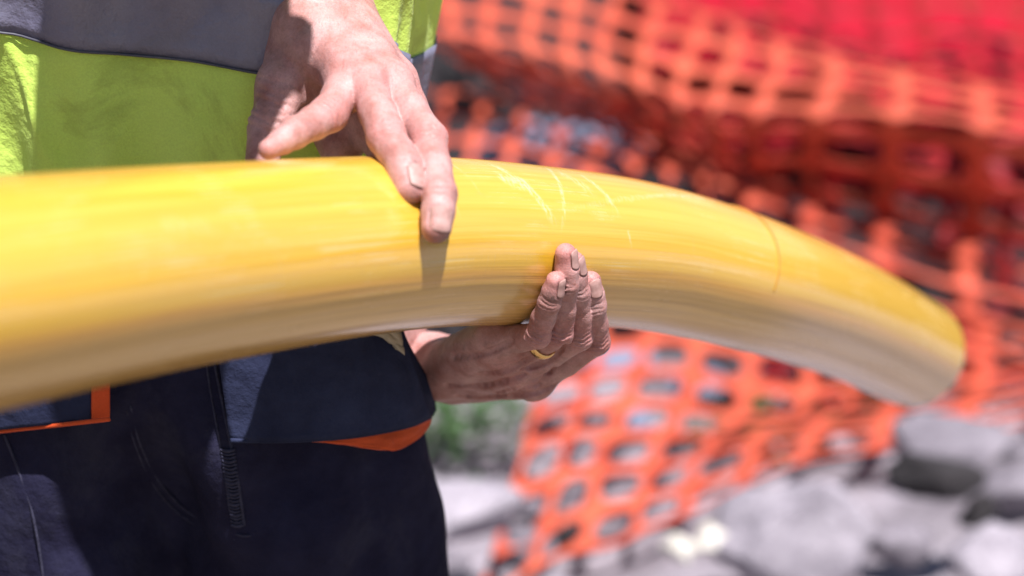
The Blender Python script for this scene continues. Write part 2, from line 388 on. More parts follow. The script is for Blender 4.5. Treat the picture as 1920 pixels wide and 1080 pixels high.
# ------------------------------------------------------------------ the pipe
_a, _b = P(0, 549, .946), P(400, 492, 1.10); _s = (_a - _b)
ctrl = [_a + _s * 9 + np.array((0, 0, -1.0)), _a + _s * 7 + np.array((0, 0, -.62)), _a + _s * 5 + np.array((0, 0, -.28)), _a + _s * 3.4 + np.array((0, 0, -.10)), _a + _s * 2.2 + np.array((0, 0, -.03)), _a + _s * 1.05 + np.array((0, 0, -.005)), _a, P(400, 492, 1.10), P(760, 456, 1.256), P(1000, 460, 1.368), P(1200, 480, 1.478), P(1400, 530, 1.615), P(1580, 595, 1.81), P(1708, 660, 2.00)]
AX = catmull(ctrl, 520)
AX = AX[AX[:, 2] > .05]
def frame_tube(A):
    n = len(A); T = np.gradient(A, axis=0); T /= np.linalg.norm(T, axis=1)[:, None]
    U = np.cross(T, (0, 0, 1.0)); U /= np.linalg.norm(U, axis=1)[:, None]; W = np.cross(U, T)
    return T, U, W
PT, PU, PW = frame_tube(AX)
PL = np.concatenate([[0], np.cumsum(np.linalg.norm(np.diff(AX, axis=0), axis=1))])
def pipe_uv(px, py):
    r = ray(px, py)
    for d in np.arange(.85, 2.2, .001):
        p = np.array((0, 0, H)) + r * d; e = np.linalg.norm(AX - p, axis=1); i = int(np.argmin(e))
        if e[i] < PR: break
    q = (p - AX[i]); a = math.atan2(q @ PW[i], q @ PU[i]) % (2 * math.pi); return PL[i], a * PR
_sc = []
for (xa, ya, xb, yb, wd, st) in [(912, 306, 1045, 428, .0050, .95), (958, 304, 1035, 400, .0028, .9), (1020, 312, 1052, 440, .0022, .8), (1085, 326, 1162, 408, .0032, .85), (1045, 322, 1120, 372, .006, .5),
                                 (868, 420, 884, 492, .0012, .8), (905, 372, 922, 485, .0014, .6), (930, 330, 1000, 352, .007, .8), (1175, 430, 1183, 470, .0015, .6), (300, 420, 420, 430, .006, .25)]:
    _sc.append((*pipe_uv(xa, ya), *pipe_uv(xb, yb), wd, st))
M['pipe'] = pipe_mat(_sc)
def make_pipe():
    T, U, W = PT, PU, PW; seg = 72; n = len(AX); L = PL
    vs = []; fs = []
    prof = [(i, PR) for i in range(n)]
    def ring(i, r, off=0.0):
        for k in range(seg):
            q = 2 * math.pi * k / seg; vs.append(AX[i] + T[i] * off + r * (math.cos(q) * U[i] + math.sin(q) * W[i]))
    for i in range(n): ring(i, PR)
    ring(n - 1, PR - .0012, .0012); ring(n - 1, PR - .0088, .0012); ring(n - 1, PR - .010, 0)
    for i in range(n - 1, -1, -4): ring(i, PR - .010)
    R = len(vs) // seg
    for i in range(R):
        j = (i + 1) % R
        for k in range(seg): fs.append((i * seg + k, i * seg + (k + 1) % seg, j * seg + (k + 1) % seg, j * seg + k))
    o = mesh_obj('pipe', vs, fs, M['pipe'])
    tag(o, 'long bent yellow plastic gas pipe held across the worker by two hands', 'pipe')
    uvl = o.data.uv_layers.new(name='UVMap'); d = np.zeros((len(o.data.loops), 2), np.float32)
    for p in o.data.polygons:
        for li, vi in zip(p.loop_indices, p.vertices):
            r, k = divmod(vi, seg); rr = r if r < n else n - 1
            if (0 in [x % seg for x in p.vertices]) and ((seg - 1) in [x % seg for x in p.vertices]) and k == 0: k = seg
            d[li] = (L[rr], 2 * math.pi * k / seg * PR)
    uvl.data.foreach_set('uv', d.ravel())
    # brown marker line round the pipe near its far end
    i = int(np.argmin(np.abs(AX[:, 0] - P(1345, 530, 1.56)[0])))
    ln = [AX[i] + T[i] * .006 * math.sin(q * 1.5) + (PR + .0004) * (math.cos(q) * U[i] + math.sin(q) * W[i]) for q in np.linspace(-.12, 1.9, 40)]
    mk = simple('brown_mark', (0.28, 0.11, 0.015), (0.42, 0.19, 0.02)); tube('mark_line', ln, [.0001 + .0007 * math.sin(math.pi * min(1, (k + .5) / 40)) ** .5 for k in range(40)], mk, o)
    return o
pipe = make_pipe()
def pipe_front(px, py, guess=1.3):
    """distance along the view axis where this direction meets the pipe (nearest pass if it misses)"""
    r = ray(px, py); best = None
    for d in np.arange(.85, 1.9, .001):
        p = np.array((0, 0, H)) + r * d
        dist = np.min(np.linalg.norm(AX - p, axis=1))
        if dist < PR: return d
        if best is None or dist < best[0]: best = (dist, d)
    return best[1]

# ------------------------------------------------------------------ hands
def nail_grid(fd, G, tip, dip, r, dorsal, length, width):
    """points of a fingernail plate lying on the skin surface of the last finger joint, and its rim"""
    tip = np.array(tip); a = unit(tip - np.array(dip)); d = np.array(dorsal, float); d = unit(d - (d @ a) * a); s = np.cross(a, d)
    nu, nv = 15, 13; vs = np.zeros((nv, nu, 3))
    def val(p):
        q = (p - fd.lo) / fd.h; i = np.floor(q).astype(int); f = q - i; t = 0
        for X in (0, 1):
            for Y in (0, 1):
                for Z in (0, 1):
                    t += (f[0] if X else 1 - f[0]) * (f[1] if Y else 1 - f[1]) * (f[2] if Z else 1 - f[2]) * G[i[0] + X, i[1] + Y, i[2] + Z]
        return t
    for j in range(nv):
        t = j / (nv - 1)
        for i in range(nu):
            u = i / (nu - 1) * 2 - 1; q = math.radians(u * width * (.90 + .10 * t))
            e = abs(u) ** 2.6
            al = -length * (1 - t) * (1 - .22 * e) + (r * .62 - r * .30 * e) * t
            base = tip + a * min(al, 0); dr = math.cos(q) * d + math.sin(q) * s
            if al > 0: dr = dr + a * (al / r) * 1.15
            dr = unit(dr); lo_, hi_ = 0.0, r * 2.2
            for _ in range(16):
                m = (lo_ + hi_) / 2
                if val(base + dr * m) < 0: lo_ = m
                else: hi_ = m
            vs[j, i] = base + dr * (lo_ + .00025 * (1 - e) + .00005)
    rim = np.vstack([vs[::-1, 0], vs[0, 1:], vs[1:, -1]])
    return vs, rim
def carve_nails(fd, G, nails, length, width, dirt):
    grids = [nail_grid(fd, g, t, dp, r, dr, length, width) for t, dp, r, dr, g in nails]
    for vs, rim in grids:
        for p, q in zip(rim[:-1], rim[1:]): fd.cap(G, p, q, .0004, .0004, .0011, sub=True)
        for p in rim[::3]: dirt.append((p, .0013, .25 + .5 * rng.rand()))
        for p in vs[-1][2:-1:3]: dirt.append((p, .0011, .4 + .3 * rng.rand()))
    return grids
def add_nails(grids, parent):
    for vs, rim in grids:
        o = mesh_obj('fingernail', vs.reshape(-1, 3), grid_faces(vs.shape[1], vs.shape[0]), M['nail'], parent); solidify(o, .0004, 0)

def finger_chain(pts, bulge=1.0):
    """pts: four joints (knuckle, middle joint, end joint, tip centre) with radii, refined so that it tapers and swells at joints"""
    out = []
    for i, ((a, ra), (b, rb)) in enumerate(zip(pts[:-1], pts[1:])):
        a = np.array(a); b = np.array(b)
        out.append((a, ra)); m = (ra + rb) / 2 * (.955 if i < 2 else 1.0)
        out.append((a * .5 + b * .5, m))
    out.append((np.array(pts[-1][0]), pts[-1][1])); return out

def left_hand_below(root):
    """hand of the second person, under the pipe with the fingers curled up its near side"""
    mm = .001
    def pt(px, py, d): return P(px, py, d)
    # (knuckle, middle joint, end joint, tip)
    fingers = {
     'little': [(pt(940, 640, 1.352), 10.5), (pt(1008, 628, 1.318), 9.4), (pt(1030, 567, 1.297), 8.0), (pt(1041, 527, 1.289), 7.0)],
     'ring':   [(pt(950, 672, 1.368), 11.0), (pt(1050, 626, 1.327), 9.8), (pt(1062, 535, 1.300), 8.6), (pt(1062, 477, 1.292), 7.7)],
     'middle': [(pt(972, 697, 1.385), 11.5), (pt(1087, 632, 1.346), 10.0), (pt(1084, 548, 1.318), 8.5), (pt(1076, 490, 1.306), 7.5)],
     'index':  [(pt(1002, 715, 1.403), 11.5), (pt(1119, 641, 1.362), 9.9), (pt(1114, 574, 1.335), 8.4), (pt(1107, 529, 1.326), 7.6)],
    }
    fingers = {k: [(p, r * mm * (1.0, .93, .94, .95)[i]) for i, (p, r) in enumerate(v)] for k, v in fingers.items()}
    wrist = pt(806, 686, 1.468); elbow = pt(575, 700, 1.69)
    lo = np.min([p for v in fingers.values() for p, r in v] + [wrist], axis=0) - .035
    hi = np.max([p for v in fingers.values() for p, r in v] + [wrist], axis=0) + .035
    lo[0] -= .055; hi[1] += .05; hi[2] += .01; hi[0] += .02
    fd = Field(lo, hi, .00072)
    palm_n = unit(np.array((-.15, -.25, .95)))            # palm faces up to the pipe
    hand = fd.new()
    # forearm and wrist
    fd.cap(hand, wrist + (elbow - wrist) * .45, wrist, .036, .030, .004, flat=palm_n, f=.78)
    # metacarpals
    for i, (k, v) in enumerate(fingers.items()):
        base = wrist + np.array((.010, -.010, 0)) + (v[0][0] - fingers['ring'][0][0]) * .45 + palm_n * -.004
        fd.cap(hand, base, v[0][0] + palm_n * .001, .0145, v[0][1] * 1.12, .009)
    # fleshy palm: heel on the little finger side, ball of the thumb
    fd.cap(hand, wrist + np.array((.01, -.02, .006)), fingers['little'][0][0] + np.array((-.008, -.002, .002)), .016, .0125, .012)
    th0 = wrist + np.array((.035, .012, .0)); th1 = th0 + np.array((.036, .022, .006)); th2 = th1 + np.array((.020, .010, .032)); th3 = th2 + np.array((-.004, -.004, .026))
    fd.cap(hand, th0, th1, .019, .0145, .014)
    F_ = fd.new(); gf = {}
    for k, v in fingers.items():
        g = fd.new(); fd.chain(g, finger_chain(v), .0025, flat=None)
        tip, tr = v[3]; dip = v[2][0]
        F_ = smin(F_, g, .0012); gf[k] = g
    tg = fd.new(); fd.chain(tg, [(th1, .0135), (th2, .0118), (th3, .0098)], .003); F_ = smin(F_, tg, .001)
    hand = smin(hand, F_, .009)
    # tendons and loose skin over the back of the hand
    cam_dir = unit(np.array((0, 0, H)) - fingers['ring'][1][0])
    for i, (k, v) in enumerate(fingers.items()):
        pip, dip, tip, mcp = v[1][0], v[2][0], v[3][0], v[0][0]
        a1 = unit(dip - mcp); a2 = unit(tip - pip); a3 = unit(pip - mcp)
        for o_, dep in ((-.0062, .8), (-.0030, 1.0), (.0004, 1.1), (.0040, .9), (.0078, .55)):
            fd.crease(hand, pip + unit(dip - pip) * o_ + cam_dir * .006, unit(dip - pip) + np.array((.25 * math.sin(i * 3 + o_ * 900), 0, 0)), .00085, .0010 * dep, .0115, face=cam_dir, wob=.0005)
        for o_, dep in ((-.0028, .7), (.0, .9), (.0026, .7)):
            fd.crease(hand, dip + a2 * o_ + cam_dir * .005, a2 + np.array((.2 * math.sin(i * 5 + o_ * 700), 0, 0)), .0007, .0007 * dep, .0090, face=cam_dir, wob=.0004)
        for o_ in (.012, .019, .027):
            fd.crease(hand, pip + (dip - pip) * o_ / .03 * .8 + cam_dir * .006, a2 + np.array((.3 * math.sin(i * 7 + o_ * 500), 0, 0)), .0006, .00038, .009, face=cam_dir, wob=.0005)
    # skin folds running from the wrist to the knuckles
    for s, (pa, pb, dep) in enumerate([((850, 668, 1.41), (960, 640, 1.34), .0016), ((840, 722, 1.43), (985, 700, 1.36), .0018), ((860, 742, 1.43), (1010, 722, 1.37), .0016),
                                ((900, 700, 1.40), (1000, 668, 1.34), .0016), ((930, 735, 1.40), (1040, 690, 1.36), .0015), ((980, 690, 1.36), (1060, 648, 1.33), .0014), ((960, 742, 1.40), (1080, 700, 1.37), .0012)]):
        cv = catmull([P(*pa), (P(*pa) + P(*pb)) / 2 + np.array((0, 0, -.004)), P(*pb)], 12)
        # push the polyline onto the skin from the camera side
        q = []
        for c in cv:
            r = unit(c - np.array((0, 0, H))); L0 = np.linalg.norm(c - np.array((0, 0, H)))
            for dd in np.arange(-.06, .05, .0012):
                pnt = np.array((0, 0, H)) + r * (L0 + dd); ii = ((pnt - fd.lo) / fd.h).astype(int)
                if (ii < 0).any() or (ii >= fd.n).any(): continue
                if hand[tuple(ii)] < 0: q.append(pnt); break
        for a, b in zip(q[:-1], q[1:]): fd.cap(hand, a, b, .0010, .0010, .004, sub=True)
    fd.wobble(hand, .00035, 300, 3)
    dirt = []; red = []
    for k, v in fingers.items():
        fr = lambda p, r: p + cam_dir * r
        dirt += [(fr(v[1][0], .008), .006, .55), (fr(v[2][0], .007), .0055, .6), (fr(v[3][0], .004) + np.array((.004, 0, 0)), .006, .3)]
        red += [(fr(v[1][0], .006), .012, .7), (fr(v[3][0], .003), .009, .8), (v[0][0] - palm_n * .01, .012, .5)]
    dirt.append((fingers['little'][2][0] + cam_dir * .008 + np.array((.002, 0, .003)), .0045, .95))
    nails = []
    side = np.array((1.0, 0, 0))
    for k, s in (('little', 1.5), ('ring', 1.9), ('middle', 1.6), ('index', .5)):
        v = fingers[k]; nails.append((v[3][0], v[2][0], v[3][1], cam_dir + side * s, gf[k]))
    grids = carve_nails(fd, hand, nails, .0088, 40, dirt)
    V, Fc = fd.mesh(hand); nails = grids
    return V, Fc, dirt, red, nails, fingers, wrist, elbow

def left_hand_above(root):
    mm = .001; pt = P
    f_ = {
     'index':  [(pt(655, 150, 1.262), 12.8), (pt(618, 213, 1.228), 11.6), (pt(553, 250, 1.196), 9.4), (pt(505, 279, 1.180), 6.4)],
     'middle': [(pt(690, 165, 1.250), 12.0), (pt(726, 255, 1.212), 12.2), (pt(758, 318, 1.190), 10.9), (pt(769, 354, 1.181), 9.4)],
     'ring':   [(pt(735, 155, 1.262), 11.2), (pt(804, 262, 1.218), 11.3), (pt(824, 365, 1.180), 10.3), (pt(820, 428, 1.172), 9.2)],
     'little': [(pt(748, 150, 1.290), 10.2), (pt(792, 235, 1.285), 9.4), (pt(812, 290, 1.262), 8.4), (pt(818, 325, 1.243), 7.4)],
    }
    f_ = {k: [(p, r * mm) for p, r in v] for k, v in f_.items()}
    th = [(pt(560, 70, 1.315), .020), (pt(528, 165, 1.285), .0150), (pt(505, 235, 1.268), .0128), (pt(492, 300, 1.258), .0115)]
    wrist = pt(598, -20, 1.320); elbow = np.array((-.085, 1.33, 1.475))
    allp = [p for v in f_.values() for p, r in v] + [p for p, r in th] + [wrist]
    lo = np.min(allp, axis=0) - .035; hi = np.max(allp, axis=0) + .035; hi[2] += .05
    fd = Field(lo, hi, .0011)
    back = unit(np.array((.45, -.60, .62)))             # the back of the hand faces the viewer and up
    hand = fd.new()
    fd.cap(hand, wrist + (elbow - wrist) * .35, wrist, .033, .031, .004, flat=(.3, -.9, .1), f=.82)
    for k, v in f_.items():
        b = wrist + (v[0][0] - f_['middle'][0][0]) * .42 + np.array((.002, 0, -.010))
        fd.cap(hand, b, v[0][0], .0200, v[0][1] * 1.08, .010)
    fd.cap(hand, wrist + np.array((-.008, -.004, -.006)), pt(580, 95, 1.285), .024, .017, .012)
    fd.cap(hand, pt(580, 60, 1.30), pt(650, 130, 1.27), .022, .016, .012)
    F_ = fd.new(); gf = {}
    for k, v in f_.items():
        g = fd.new(); fd.chain(g, finger_chain(v), .003); F_ = smin(F_, g, .0016); gf[k] = g
    hand = smin(hand, F_, .010)
    tg = fd.new(); fd.chain(tg, th, .006); fd.cap(tg, pt(600, 20, 1.325), th[0][0], .024, .020, .01)
    fd.cap(tg, th[1][0], pt(575, 175, 1.30), .012, .012, .012)          # web of the thumb
    hand = smin(hand, tg, .007)
    fd.cap(hand, pt(570, 160, 1.312), pt(680, 195, 1.300), .024, .020, .008); fd.cap(hand, pt(680, 195, 1.300), pt(722, 275, 1.282), .019, .013, .006); fd.cap(hand, pt(610, 185, 1.312), pt(640, 270, 1.300), .020, .015, .008)
    cd = unit(np.array((0, 0, H)) - f_['middle'][1][0])
    for i, (k, v) in enumerate(f_.items()):
        pip, dip, tip, mcp = v[1][0], v[2][0], v[3][0], v[0][0]
        for o_, dep in ((-.007, .7), (-.003, 1.0), (.001, 1.0), (.005, .8)):
            fd.crease(hand, pip + unit(dip - mcp) * o_ + cd * .008, unit(dip - mcp), .0013, .0010 * dep * (1.4 if k == 'index' else .8), .0135, face=cd, wob=.0006)
        for o_ in (-.002, .0018):
            fd.crease(hand, dip + unit(tip - dip) * o_ + cd * .006, unit(tip - dip), .0009, .0005, .010, face=cd, wob=.0004)
    for py_, dep in ((150, .0011), (172, .0012), (190, .0018), (206, .0012), (222, .0014), (240, .0010)):
        fd.crease(hand, P(498 + (py_ - 150) * -.05, py_, 1.262), (.25, .1, 1), .0016, dep, .022, wob=.0008)
    fd.wobble(hand, .0005, 160, 5)
    dirt = [(f_['ring'][3][0] + np.array((.006, -.004, -.008)), .005, .8), (f_['middle'][3][0] + np.array((.002, -.002, -.009)), .005, .6)]
    red = []
    for k, v in f_.items():
        red += [(v[0][0] + cd * .008, .014, .55), (v[1][0] + cd * .006, .013, .6), (v[3][0], .010, .4)]
    nails = [(f_['middle'][3][0], f_['middle'][2][0], f_['middle'][3][1], cd * .75 + np.array((.85, 0, .25)), gf['middle']),
             (f_['ring'][3][0], f_['ring'][2][0], f_['ring'][3][1], cd * 1.0 + np.array((.25, 0, .05)), gf['ring'])]
    nails = carve_nails(fd, hand, nails, .0105, 48, dirt); V, Fc = fd.mesh(hand)
    return V, Fc, dirt, red, nails, f_, wrist, elbow

# ------------------------------------------------------------------ whole figures
def figure(J, extra_cap=(), h=.009):
    """bare body as one implicit surface from joints J"""
    pts = np.array([np.array(p) for p in J.values()])
    fd = Field(pts.min(0) - .16, pts.max(0) + .20, h); G = fd.new()
    c = fd.cap
    fwd = unit(J['nose'] - J['head'])
    side = unit(np.cross(fwd, (0, 0, 1)))
    for s in 'LR':
        c(G, J['hip' + s], J['knee' + s], .072, .050, .03); c(G, J['knee' + s], J['ankle' + s], .050, .034, .02)
        c(G, J['ankle' + s] - (0, 0, .02), J['toe' + s], .034, .026, .02)
        c(G, J['sho' + s], J['elb' + s], .046, .038, .03); c(G, J['elb' + s], J['wri' + s], .038, .026, .015)
    c(G, J['pelvis'], J['chest'], .105, .112, .04, flat=fwd, f=.72)
    c(G, J['hipL'] + (0, 0, .06), J['hipR'] + (0, 0, .06), .085, .085, .05, flat=fwd, f=.9)
    c(G, J['shoL'], J['shoR'], .052, .052, .05)
    c(G, J['chest'], J['neck'], .08, .052, .04); c(G, J['neck'], J['head'] - (0, 0, .02), .052, .055, .02)
    hd = J['head']; c(G, hd + (0, 0, .045) - fwd * .012, hd + fwd * .008, .088, .080, .03, flat=side, f=.86)
    c(G, hd + fwd * .02, hd + fwd * .052 - np.array((0, 0, .075)), .066, .036, .02)                     # jaw
    c(G, hd + fwd * .088 + np.array((0, 0, .012)), J['nose'], .009, .013, .008)                           # nose
    for q in (-1, 1):
        c(G, hd + side * q * .032 + fwd * .083 + np.array((0, 0, .018)), hd + side * q * .034 + fwd * .083 + np.array((0, 0, .018)), .012, .012, .010, sub=True)
        c(G, hd + side * q * .031 + fwd * .068 + np.array((0, 0, .016)), hd + side * q * .033 + fwd * .068 + np.array((0, 0, .016)), .0125, .0125, .002)
        c(G, hd + side * q * .078 + np.array((0, 0, .02)), hd + side * q * .078 - np.array((0, 0, .02)), .013, .009, .006)
    c(G, hd + fwd * .086 - np.array((0, 0, .058)) - side * .018, hd + fwd * .086 - np.array((0, 0, .058)) + side * .018, .006, .006, .005)
    for cap in extra_cap: c(G, *cap)
    return fd, G, fwd, side
def shell(name, parent, mat, caps, lo, hi, h, k, wob=(0, 1, 0), cut=None, subs=()):
    fd = Field(lo, hi, h); G = fd.new()
    for cp in caps:
        a, b, ra, rb = cp[:4]; kw = cp[4] if len(cp) > 4 else {}
        fd.cap(G, a, b, ra, rb, kw.get('k', k), kw.get('flat'), kw.get('f', 1.0))
    if wob[0]: fd.wobble(G, wob[0], wob[1], wob[2])
    if cut is not None:
        x, y, z = fd.ax[0][:, None, None], fd.ax[1][None, :, None], fd.ax[2][None, None, :]
        G = np.maximum(G, cut(x, y, z).astype(np.float32))
    V, Fc = fd.mesh(G); return mesh_obj(name, V, Fc, mat, parent)

def add_clothes(root, J, top_mat, leg_mat, trousers=True, torso=True, fwd=None, cap=False):
    A = np.array; allp = A([p for p in J.values()])
    lo, hi = allp.min(0) - .2, allp.max(0) + .2
    if torso:
        caps = [(J['pelvis'] + (0, 0, .02), J['chest'], .122, .130, dict(flat=fwd, f=.74)), (J['shoL'], J['shoR'], .066, .066), (J['chest'], J['neck'] - (0, 0, .03), .09, .065)]
        for s in 'LR': caps.append((J['sho' + s], J['sho' + s] + (J['elb' + s] - J['sho' + s]) * .62, .062, .058))
        shell('shirt', root, top_mat, caps, lo, hi, .009, .03, (.0025, 45, 3))
    if trousers:
        caps = [(J['hipL'] + (0, 0, .05), J['hipR'] + (0, 0, .05), .105, .105)]
        for s in 'LR': caps += [(J['hip' + s], J['knee' + s], .092, .074), (J['knee' + s], J['ankle' + s] + (0, 0, .03), .074, .062)]
        shell('trousers', root, leg_mat, caps, lo, hi, .009, .03, (.004, 40, 4))
    for s in 'LR':
        a, t = J['ankle' + s], J['toe' + s]
        o = shell('boot', root, M['leather'], [(a + (0, 0, .06), a - (0, 0, .01), .05, .048), (a - (0, 0, .03), t, .047, .040)], np.minimum(a, t) - .1, np.maximum(a, t) + .15, .007, .02,
                  cut=lambda x, y, z: (.012 - z + 0 * x + 0 * y))
    hd = J['head'] + (0, 0, .06)
    if cap:
        sd_ = unit(np.cross(fwd, (0, 0, 1))); up_ = np.array((0, 0, 1.0))
        shell('hair', root, M['hair'], [(J['head'] + up_ * .047 - fwd * .016, J['head'] + up_ * .010 - fwd * .004, .0905, .083, dict(flat=sd_, f=.87))], hd - .22, hd + .22, .005, .02, (.0012, 260, 2),
              cut=lambda x, y, z: ((x - J['head'][0]) * fwd[0] + (y - J['head'][1]) * fwd[1] + (z - J['head'][2]) * fwd[2] * .3 - .045 - .6 * (z - J['head'][2] - .03)))
        return
    o = shell('helmet', root, M['helmet'], [(hd - fwd * .015, hd + fwd * .01, .118, .112), (hd + fwd * .08 + A((0, 0, .005)), hd + fwd * .11, .06, .05, dict(flat=(0, 0, 1), f=.2, k=.02))], hd - .2, hd + .2, .007, .02,
              cut=lambda x, y, z: (hd[2] - .005 - z) + 0 * x + 0 * y)

# ---- first person: hi-vis vest, stands behind the pipe, left hand on top of it
p1 = empty('person', (-.24, 1.43, 0), 'worker in yellow hi-vis vest and navy trousers pressing one hand on the pipe', 'person')
V, Fc, dirt, red, nails, fg, wr, el = left_hand_above(p1)
A3 = lambda *a: np.array(a, float)
J1 = dict(pelvis=A3(-.24, 1.43, .95), chest=A3(-.24, 1.42, 1.22), neck=A3(-.18, 1.26, 1.47), head=A3(-.136, 1.095, 1.60), nose=A3(-.130, 1.02, 1.53),
          shoL=A3(.02, 1.47, 1.42), shoR=A3(-.42, 1.38, 1.41), elbL=el, wriL=wr + (el - wr) * .12,
          elbR=A3(-.58, 1.20, 1.18), wriR=A3(-.52, .98, 1.12), hipL=A3(-.15, 1.43, .90), hipR=A3(-.33, 1.43, .90),
          kneeL=A3(-.13, 1.40, .49), kneeR=A3(-.36, 1.40, .49), ankleL=A3(-.12, 1.45, .09), ankleR=A3(-.38, 1.45, .09), toeL=A3(-.10, 1.30, .045), toeR=A3(-.42, 1.30, .045))
def simple_hand(w, d):
    """relaxed right hand of the first person, out of the picture, palm on the pipe"""
    d = unit(d); s = unit(np.cross(d, (0, 0, 1))); caps = []
    caps.append((w, w + d * .07, .024, .026, .01, (0, 0, 1), .6))
    for i, L in zip((-1.5, -.5, .5, 1.5), (.07, .085, .08, .062)):
        a = w + d * .085 + s * i * .019; b = a + d * L * .5 + A3(0, 0, -.012); c = b + d * L * .4 + A3(0, 0, -.028)
        caps += [(a, b, .0105, .0095, .004), (b, c, .0095, .008, .004)]
    caps += [(w + d * .02 - s * .02, w + d * .055 - s * .055, .014, .011, .008), (w + d * .055 - s * .055, w + d * .085 - s * .065 + A3(0, 0, -.01), .011, .009, .004)]
    return caps
fd, G, fw, sd = figure(J1, simple_hand(J1['wriR'], (.55, -.8, -.15)))
V0, F0 = fd.mesh(G)
VV = np.vstack([V, V0]); FF = np.vstack([Fc, F0 + len(V)])
b1 = mesh_obj('body', VV, FF, M['skin'], p1); tone_attr(b1, VV, dirt, red)
add_nails(nails, p1)
add_clothes(p1, J1, M['shirt'], M['navy'], trousers=False, fwd=fw, cap=True)

# body outline of the first person: an upright elliptical column that clothes are laid on
BC = (-.24, 1.43)
def body_pt(px, py, off=0.0, ax=.180, ay=.125):
    a, b = ax + off, ay + off; r = ray(px, py)
    ox, oy = -BC[0], -BC[1]
    A_ = (r[0] / a) ** 2 + (r[1] / b) ** 2; B_ = 2 * (ox * r[0] / a ** 2 + oy * r[1] / b ** 2); C_ = (ox / a) ** 2 + (oy / b) ** 2 - 1
    D = B_ * B_ - 4 * A_ * C_
    t = (-B_ - math.sqrt(max(D, 0))) / (2 * A_)
    return A3(0, 0, H) + r * t

# vest
def vest_r(th, z):
    """radius factors of the vest at angle th (0 = right in the picture, -90 deg = front) and height z"""
    f = mnoise.noise(Vector((math.cos(th) * 3.2, math.sin(th) * 3.2, z * 2.2 + 5))) * .011
    f += .006 * math.sin(th * 9 + z * 5) * (0.4 + 0.6 * max(0, math.cos(th)))
    f += .0035 * mnoise.noise(Vector((math.cos(th) * 9, math.sin(th) * 9, z * 6)))
    f += .010 * max(0, math.sin(th * 3 + 1.2 + z * 3)) * max(0, math.cos(th + .35)) ** 2
    sd = math.exp(-((math.atan2(math.sin(th), math.cos(th)) + .62) / .30) ** 2)
    f += sd * (.0042 * math.sin(th * 34 + z * 9) + .003 * math.sin(th * 21 - z * 14)) * (1.25 - z) * 7
    fr = math.exp(-((math.atan2(math.sin(th), math.cos(th)) + 1.9) / .45) ** 2)
    f += fr * .003 * (math.sin((th * 1.4 + z) * 16) + .6 * math.sin((th - z * 1.7) * 24))
    f += .0025 * math.exp(-((math.sin(th + 1.9) * .6 + (z - 1.13)) / .012) ** 2)
    return f
def vest_pt(th, z, off=0.0):
    flare = (z - 1.05) * .06
    a, b = .170 + (z - 1.13) * .17 + off, .128 + flare * .5 + off; f = vest_r(th, z)
    cx, sx = math.cos(th), math.sin(th); e = 2 / 2.35
    x = (a + f) * math.copysign(abs(cx) ** e, cx); y = (b + f) * math.copysign(abs(sx) ** e, sx)
    lean = max(0, z - 1.22); return A3(BC[0] + x + lean * .1, BC[1] + y - lean * .15, z)
def make_vest():
    nu, nv = 420, 110; vs = []; fs = []
    zs = np.linspace(.995, 1.40, nv)
    for z in zs:
        for i in range(nu):
            th = 2 * math.pi * i / nu; vs.append(vest_pt(th, z + .006 * math.sin(th * 2)))
    fs = [(j * nu + i, j * nu + (i + 1) % nu, (j + 1) * nu + (i + 1) % nu, (j + 1) * nu + i) for j in range(nv - 1) for i in range(nu)]
    v = mesh_obj('vest', vs, fs, M['vest'], p1); solidify(v, .0012)
    # reflective hoop; z of its lower edge falls towards the worker's left side
    def zb(th): c_ = math.cos(th); return 1.192 - .026 * c_ - .045 * max(0, c_) ** 2 + .003 * math.sin(th * 5)
    for nm, w_, z0 in (('reflective_band', .052, 0), ('reflective_band', .05, .19)):
        nb = 8; bv = []
        for j in range(nb):
            for i in range(nu):
                th = 2 * math.pi * i / nu; bv.append(vest_pt(th, zb(th) + z0 + w_ * j / (nb - 1), .0022))
        bf = [(j * nu + i, j * nu + (i + 1) % nu, (j + 1) * nu + (i + 1) % nu, (j + 1) * nu + i) for j in range(nb - 1) for i in range(nu)]
        bo = mesh_obj(nm, bv, bf, M['band'], p1); solidify(bo, .0010)
        st = [vest_pt(2 * math.pi * i / 200, zb(2 * math.pi * i / 200) + z0 - .0004, .0034) for i in range(201)]
        tube('band_hem', st, .0009, simple('hem_thread', (.05, .05, .07), (.09, .09, .11)) if z0 == 0 else bpy.data.materials['hem_thread'], bo, 6)
make_vest()

